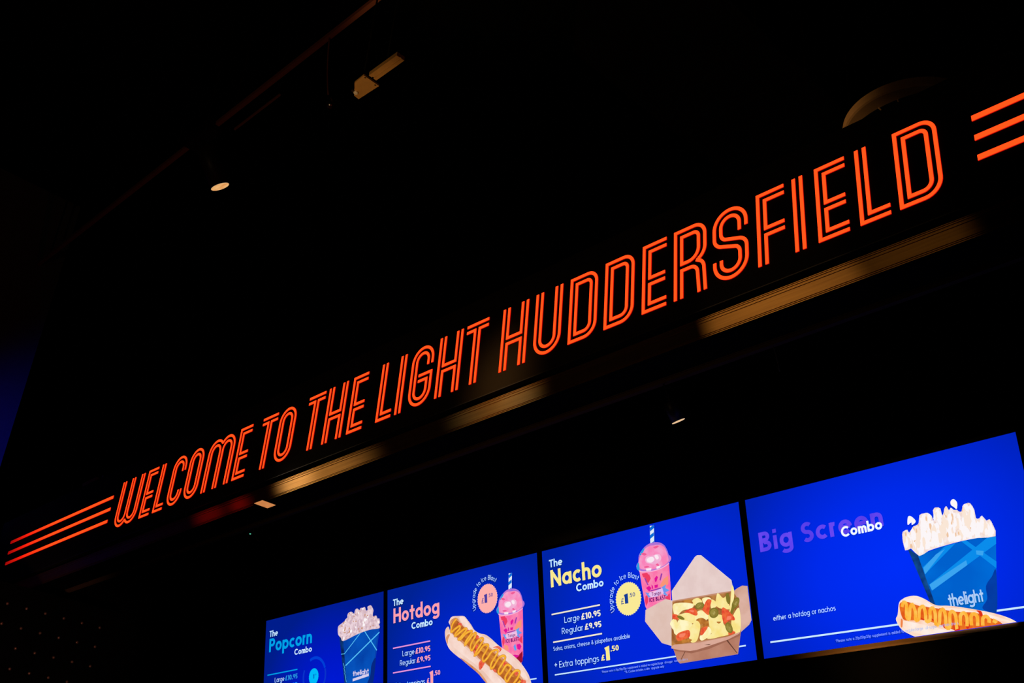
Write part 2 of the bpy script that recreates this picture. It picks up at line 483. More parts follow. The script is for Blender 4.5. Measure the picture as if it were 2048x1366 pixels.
spot_lamp((3.517, -.2, 3.879), n2, 0.034, 0.10, (3.46, TY, SOF - .02), 'tiny spotlight with a slim bright lens hanging under the canopy track', glow1, lens2, 0.004)

# flat tan panel in the canopy underside, its lit look put in as glow
q = MB(); t = thing('flat_glow_panel', (0.422, -0.419, SOF), 'small flat tan panel with its lit look put in as glow, tucked against the left end of the brass strip', 'lamp')
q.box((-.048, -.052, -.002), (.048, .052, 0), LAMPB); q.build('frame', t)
q = MB(); q.box((-.0455, -.050, -.004), (.0455, .050, -.002), emis('tan_panel_glow', (208, 134, 78), (200, 126, 72), 20)); q.build('glowing_face', t)

# ------------------------------------------------------------------ high rails, bracket, dish, duct
q = MB(); zr = 7.565
def rail(x0, x1, label, twin):
    q = MB(); q.box((x0, -.82, zr - .018), (x1, -.785, zr + .018), RAILM)
    q.box((x0, -.80, zr + .018), (x1, -.775, zr + .034), RAILM)
    for xx in (x0 + .25, x1 - .25): q.tube([(xx, -.8, zr + .03), (xx, -.8, ZC)], .01, LAMPB)
    if twin: q.box((x0 + .1, -.70, zr - .05), (x0 + .75, -.685, zr - .035), RAILM)
    return tag(q.build('ceiling_rail'), label, 'rail', 'ceiling rails high above the sign')
rail(-4.14, -1.22, 'dim red lower length of ceiling rail ending at the black spotlight mount', False)
rail(-0.78, 3.4, 'dim red upper length of ceiling rail running out past the tan bracket', True)
q = MB(); q.box((-1.2, -.86, zr - .05), (-.80, -.74, zr + .07), LAMPB); q.tube([(-1, -.8, zr + .07), (-1, -.8, ZC)], .012, LAMPB)
tag(q.build('rail_junction_box'), 'black junction box between the two red rails above the spotlight', 'box')
cable([(0.755, -.8, zr - .02), (0.80, -.80, 7.2), (0.895, -.80, 6.92)], 0.006, 'thin reddish cable hanging from the upper red rail beside the tan bracket', RAILM)
q = MB(); q.lathe((0.93, -.80, 6.86), (0.3, 0, -1), [(.012, 0), (.03, .02), (.03, .07), (.014, .09)], STEEL)
q.lathe((0.90, -.80, 6.91), (0.3, 0, -1), [(.008, 0), (.010, .06)], LAMPB)
c_ = q.build('cable_clip', smooth=True); tag(c_, 'small metal clip glinting at the end of the reddish hanging cable', 'clip')

zq = 2.85 + 3.51
bk = thing('steel_bracket', (1.7, -1.04, zq), 'tan steel mounting bracket with bolt and channel lit beside the upper rail', 'bracket')
rel = lambda L: [(x - 1.7, y + 1.04) for x, y in L]
q = MB(); q.prism(rel([(1.700, -1.097), (1.797, -1.101), (1.794, -.978), (1.598, -.985), (1.603, -1.024)][::-1]), 0, .012, TAN); q.build('plate', bk)
q = MB()
q.box((.12, -.040, 0), (.388, -.017, .03), TAN); q.box((.12, -.017, .004), (.388, -.004, .026), TAN); q.box((.12, -.004, 0), (.388, .019, .03), TAN)
q.build('channel', bk)
q = MB(); q.box((.105, -.03, .002), (.125, .012, .03), BLACK); q.tube([(.25, -.01, .028), (.25, -.01, ZC - zq)], .006, BLACK); q.tube([(0, 0, .01), (0, 0, ZC - zq)], .006, BLACK); q.build('hanger_rod', bk, smooth=True)
q = MB(); q.lathe((-.062, .002, 0), (0, 0, -1), [(.014, -.001), (.015, .008), (.011, .013)], surf('pale_highlight_bolt', (0.95, 0.85, 0.72), 0.35, 0.25)); q.build('bolt', bk)  # bolt highlight put into a pale, barely metallic colour
for hx, hy in ((.088, -.043), (.083, .041)):
    q = MB(); q.lathe((hx, hy, 0), (0, 0, -1), [(.0055, -.001), (.0055, .002)], LAMPB, 12); q.build('screw', bk)
q = MB(); q.lathe((-.066, -.018, 0), (0, 0, -1), [(.011, -.001), (.011, .003)], LAMPB, 14); q.build('screw', bk)

# round dish above and behind the end of the sign
zd = 2.0 + 3.51; K = 3.91 / 2.91
dc = Vector((CAM.x + (4.985 - CAM.x) * K, CAM.y + (-.652 - CAM.y) * K, zd)); rd = .256 * K
ds = thing('ceiling_dish', dc, 'round brown dish fitting showing as a crescent above the last letters of the sign', 'fitting')
q = MB(); q.lathe((0, 0, 0), (0, 0, 1), [(rd * .97, 0), (rd, .004), (rd, .05), (rd * .8, .09)], DISH, 64); q.build('rim_plate', ds, smooth=False)
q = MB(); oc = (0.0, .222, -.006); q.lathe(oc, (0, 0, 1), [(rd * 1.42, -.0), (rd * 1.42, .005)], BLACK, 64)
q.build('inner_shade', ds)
q = MB(); q.tube([(0, 0, .08), (0, 0, ZC - zd)], .02, BLACK); q.build('stem', ds, smooth=True)
for a_ in (-118, -98, -78):
    q = MB(); ca, sa = math.cos(math.radians(a_)), math.sin(math.radians(a_))
    q.tube([(ca * rd * .83, sa * rd * .80, -.007), (ca * rd * .70, sa * rd * .62, -.010)], .004, DISH, 6); q.build('pin', ds, smooth=True)

q = MB(); q.box((2.2, 0.3, 7.3), (3.3, 2.6, 7.9), DUCTM)
for yy in (.9, 1.5, 2.1): q.box((2.19, yy, 7.29), (3.31, yy + .04, 7.91), DUCTM)
for xx in (2.4, 3.1): q.tube([(xx, 1.2, 7.9), (xx, 1.2, ZC)], .01, LAMPB)
tag(q.build('ventilation_duct'), 'barely visible dark rectangular duct hung under the black ceiling', 'duct')

# ------------------------------------------------------------------ studded side panel at the left end
sp = thing('studded_wall_panel', (-2.56, -0.55, 0), 'dark wall panel with rows of small round copper studs at the lower left', 'panel')
q = MB(); q.box((-.05, -1.0, 0), (.05, .75, 3.98), BLACK); q.build('panel', sp)
stud = None
for j in range(-4, 2):
    for k in range(-2, 5):
        y_ = -.590 + .154 * k; z_ = 3.67 + .154 * j
        if stud is None:
            q = MB(); q.lathe((0, 0, 0), (1, 0, 0), [(.011, -.001), (.012, .004), (.009, .010), (.004, .013)], STUDM, 12)
            stud = q.build('stud', sp, smooth=True); o = stud
        else:
            o = bpy.data.objects.new('stud', stud.data); sc.collection.objects.link(o); o.parent = sp
        o.location = (.05, y_ + .55, z_)

# little sensor with a green light
se = thing('ceiling_sensor', (-0.105, -0.175, SOF), 'tiny black sensor with a green light under the canopy at the left', 'sensor')
q = MB(); q.lathe((0, 0, 0), (0, 0, -1), [(.028, 0), (.028, .012), (.020, .020)], CASE, 20); q.build('housing', se)
q = MB(); q.lathe((.004, -.004, -.020), (0, 0, -1), [(.0055, -.001), (.0055, .002), (.003, .004)], emis('green_indicator', (100, 225, 180)), 12); q.build('indicator_light', se)

# ------------------------------------------------------------------ lettering for the screens
def glyph(ch, w):
    """strokes (in cap heights) and advance of one geometric sans character"""
    h = w / 2; X = 0.70; r = X / 2
    c = r; bw = X * .94; rb = bw / 2
    bowl = lambda x0=0: arc(x0 + rb, r, rb - h, r - h, 0, 360, 22)
    if ch == ' ': return [], .30
    if ch == 'o': return [bowl()], bw
    if ch == 'a': return [bowl(), [(bw-h,0),(bw-h,X)]], bw
    if ch == 'd': return [bowl(), [(bw-h,0),(bw-h,1.03)]], bw
    if ch == 'b': return [bowl(), [(h,0),(h,1.03)]], bw
    if ch == 'p': return [bowl(), [(h,-.30),(h,X)]], bw
    if ch == 'g': return [bowl(), [(bw-h,X)] + arc(rb,-.06,rb-h,.25-h,0,-150,12)], bw
    if ch == 'c': return [arc(rb,r,rb-h,r-h,48,312,18)], bw*.86
    if ch == 'e': return [[(bw-h,r)] + arc(rb,r,rb-h,r-h,0,312,20), [(h,r),(bw-h,r)]], bw
    if ch in 'nñ':
        W = .56; s = [[(h,0),(h,X)], [(h,X-W/2)] + arc(W/2,X-W/2,W/2-h,W/2-h,180,0,14) + [(W-h,0)]]
        if ch == 'ñ': s.append([(.1,X+.13),(.2,X+.2),(.34,X+.13),(.46,X+.2)])
        return s, W
    if ch == 'h':
        W = .56; return [[(h,0),(h,1.03)], [(h,X-W/2)] + arc(W/2,X-W/2,W/2-h,W/2-h,180,0,14) + [(W-h,0)]], W
    if ch == 'm':
        W = .5; o_ = W - w
        return [[(h,0),(h,X)], [(h,X-W/2)] + arc(W/2,X-W/2,W/2-h,W/2-h,180,0,12) + [(W-h,0)], [(o_+h,X-W/2)] + arc(o_+W/2,X-W/2,W/2-h,W/2-h,180,0,12) + [(o_+W-h,0)]], W + o_
    if ch == 'u':
        W = .56; return [[(h,X)] + arc(W/2,W/2,W/2-h,W/2-h,180,360,14) + [(W-h,X)], [(W-h,X),(W-h,0)]], W
    if ch == 'r': return [[(h,0),(h,X)], [(h,X-.22)] + arc(.24,X-.24,.24-h,.24-h,180,75,8)], .32
    if ch == 't': return [[(.13+h,0),(.13+h,.95)], [(0,X-h),(.26+w,X-h)]], .26 + w
    if ch == 'l': return [[(h,0),(h,1.03)]], w
    if ch == 'i': return [[(h,0),(h,X)], [(h,X+.13),(h,X+.13+w)]], w
    if ch == 'j': return [[(h,X)] + arc(h-.14,-.12,.14,.16-h,0,-80,6), [(h,X+.13),(h,X+.13+w)]], w
    if ch in 'sS':
        t = X if ch == 's' else 1.0; W = .50 if ch == 's' else .60; q_ = t / 4
        ry = t/4 - h/2; rx = W/2 - h
        return [arc(W/2,t-h-ry,rx,ry,40,270,14) + arc(W/2,h+ry,rx,ry,90,-140,14)], W
    if ch == 'v': return [[(h,X),(.28,h),(.56-h,X)]], .56
    if ch == 'y': return [[(h,X),(.28,h)], [(.56-h,X),(.18,-.3)]], .56
    if ch == 'x': return [[(h,X),(.5-h,0)], [(.5-h,X),(h,0)]], .5
    if ch == 'T': return [[(0,1-h),(.62,1-h)], [(.31,0),(.31,1-w)]], .62
    if ch == 'P': return [[(h,0),(h,1)], [(h,1-h),(.34,1-h)] + arc(.34,.70,.28-h,.30-h,90,-90,12) + [(h,.40+h)]], .62
    if ch == 'R': return [[(h,0),(h,1)], [(h,1-h),(.34,1-h)] + arc(.34,.71,.26-h,.29-h,90,-90,12) + [(h,.42+h)], [(.30,.44),(.62-h,0)]], .62
    if ch == 'B': return [[(h,0),(h,1)], [(h,1-h),(.32,1-h)] + arc(.32,.74,.24-h,.26-h,90,-90,10) + [(h,.48+h)], [(h,.52),(.34,.52)] + arc(.34,.27,.28-h,.27-h,90,-90,10) + [(h,h)]], .62
    if ch == 'C': return [arc(.46,.5,.46-h,.5-h,45,315,22)], .82
    if ch == 'H': return [[(h,0),(h,1)], [(.70-h,0),(.70-h,1)], [(h,.5),(.70-h,.5)]], .70
    if ch == 'N': return [[(h,0),(h,1)], [(.72-h,0),(.72-h,1)], [(h,1-h),(.72-h,h)]], .72
    if ch == 'L': return [[(h,1),(h,h),(.52,h)]], .52
    if ch == 'E': return [[(.54,1-h),(h,1-h),(h,h),(.54,h)], [(h,.5),(.5,.5)]], .54
    if ch == 'U': return [[(h,1)] + arc(.34,.34,.34-h,.34-h,180,360,14) + [(.68-h,1)]], .68
    if ch == 'I': return [[(h,0),(h,1)]], w
    if ch == 'X': return [[(h,1),(.62-h,0)], [(.62-h,1),(h,0)]], .62
    if ch == 'A': return [[(h,0),(.35,1-h),(.70-h,0)], [(.15,.3),(.55,.3)]], .70
    if ch == '1': return [[(.02,.80),(.30-h,1-h*1.2),(.30-h,0)]], .30
    if ch == '0': return [arc(.29,.5,.29-h,.5-h,0,360,24)], .58
    if ch == '2': return [arc(.27,.72,.27-h,.28-h,170,-35,12) + [(h,h),(.54,h)]], .54
    if ch == '3': return [arc(.25,.75,.24-h,.25-h,150,-90,12), arc(.25,.26,.27-h,.26-h,90,-150,12)], .52
    if ch == '5': return [[(.48,1-h),(.12,1-h),(.08,.56)] + arc(.24,.32,.28-h,.32-h,120,-140,14)], .52
    if ch == '9': return [arc(.27,.70,.27-h,.30-h,0,360,20), arc(.10,.66,.44-h,.66-h,0,-62,8)], .54
    if ch == '£': return [arc(.33,.74,.21-h,.26-h,20,180,10) + [(.13,.35),(.05,h),(.54,h)], [(0,.46),(.42,.46)]], .56
    if ch == '.': return [[(h,0),(h,w*1.1)]], w
    if ch == ',': return [[(h,w),(h*.6,-.14)]], w
    if ch == '&': return [[(.64,h),(.2,.68)] + arc(.30,.80,.17-h,.2-h,210,-60,10) + arc(.27,.27,.27-h,.27-h,110,330,12) + [(.60,.45)]], .66
    if ch == '+': return [[(.05,.42),(.55,.42)], [(.3,.17),(.3,.67)]], .60
    if ch == '*': return [[(.1,.72),(.1,.98)], [(.0,.78),(.2,.92)], [(.2,.78),(.0,.92)]], .2
    if ch == '/': return [[(0,-.08),(.34,1.02)]], .34
    if ch == '-': return [[(0,.34),(.3,.34)]], .30
    return [], .3

class Pic:
    """flat picture on a screen; millimetres right (u) and down (v) from its top left corner"""
    lay = 0
    def __init__(s): s.q = MB()
    def z(s): Pic.lay += 1; return -0.0004 - 0.00003 * Pic.lay
    def poly(s, pts, m, clip=True):
        y = s.z()
        if clip:
            for ax, lo, sg in ((0, 0, 1), (0, 1210, -1), (1, 0, 1), (1, 680, -1)):
                out = []
                for i in range(len(pts)):
                    a, b = pts[i-1], pts[i]
                    da, db = (a[ax] - lo) * sg, (b[ax] - lo) * sg
                    if (da >= 0) != (db >= 0):
                        t = da / (da - db); out.append((a[0] + (b[0]-a[0])*t, a[1] + (b[1]-a[1])*t))
                    if db >= 0: out.append(b)
                pts = out
                if len(pts) < 3: return
        area = sum(pts[i-1][0] * pts[i][1] - pts[i][0] * pts[i-1][1] for i in range(len(pts)))
        if area > 0: pts = pts[::-1]
        s.q.face([(u / 1000, y, -v / 1000) for u, v in pts], m)
    def band(s, pts, wd, m, closed=False):
        y = s.z(); L_, R_ = ribbon(pts, wd, closed); n = len(L_)
        for i in range(n if closed else n - 1):
            j = (i + 1) % n
            qd = [L_[i], L_[j], R_[j], R_[i]]
            if max(p.y for p in qd) > 680: continue
            s.q.face([(p.x / 1000, y, -p.y / 1000) for p in qd], m)
    def text(s, st, x0, x1, base, cap, wt, m, track=.10, circ=None):
        w = wt; x = 0; strokes = []
        for ch in st:
            g, adv = glyph(ch, w)
            strokes += [([(x + a, b) for a, b in p], x) for p in g]
            x += adv + track
        x -= track; kx = (x1 - x0) / x
        y = s.z()
        for p, _ in strokes:
            closed = len(p) > 4 and (Vector(p[0]) - Vector(p[-1])).length < 1e-5
            L_, R_ = ribbon(p, w, closed); n = len(L_)
            for i in range(n if closed else n - 1):
                j = (i + 1) % n
                pts = []
                for e in (R_[i], R_[j], L_[j], L_[i]):
                    if circ:
                        cx, cy, rad, a0, a1 = circ
                        an = math.radians(a0 + (a1 - a0) * e.x / x); rr = rad + e.y * cap
                        pts.append(((cx + rr * math.cos(an)) / 1000, y, -(cy - rr * math.sin(an)) / 1000))
                    else:
                        pts.append(((x0 + e.x * kx) / 1000, y, -(base - e.y * cap) / 1000))
                s.q.face(pts, m)
    def seal(s, cx, cy, r, m, teeth=36):
        P = []
        for k in range(teeth * 2):
            rr = r if k % 2 else r * .94
            P.append((cx + rr * math.cos(math.pi * k / teeth), cy + rr * math.sin(math.pi * k / teeth)))
        s.poly(P, m)
    def shapes(s, L_, du=0, dv=0):
        for c, sm, pts in L_:
            pts = [(x + du, y_ + dv) for x, y_ in pts]
            s.poly(catmull(pts) if sm else pts, PM[c])
    def build(s, name, parent): return s.q.build(name, parent)

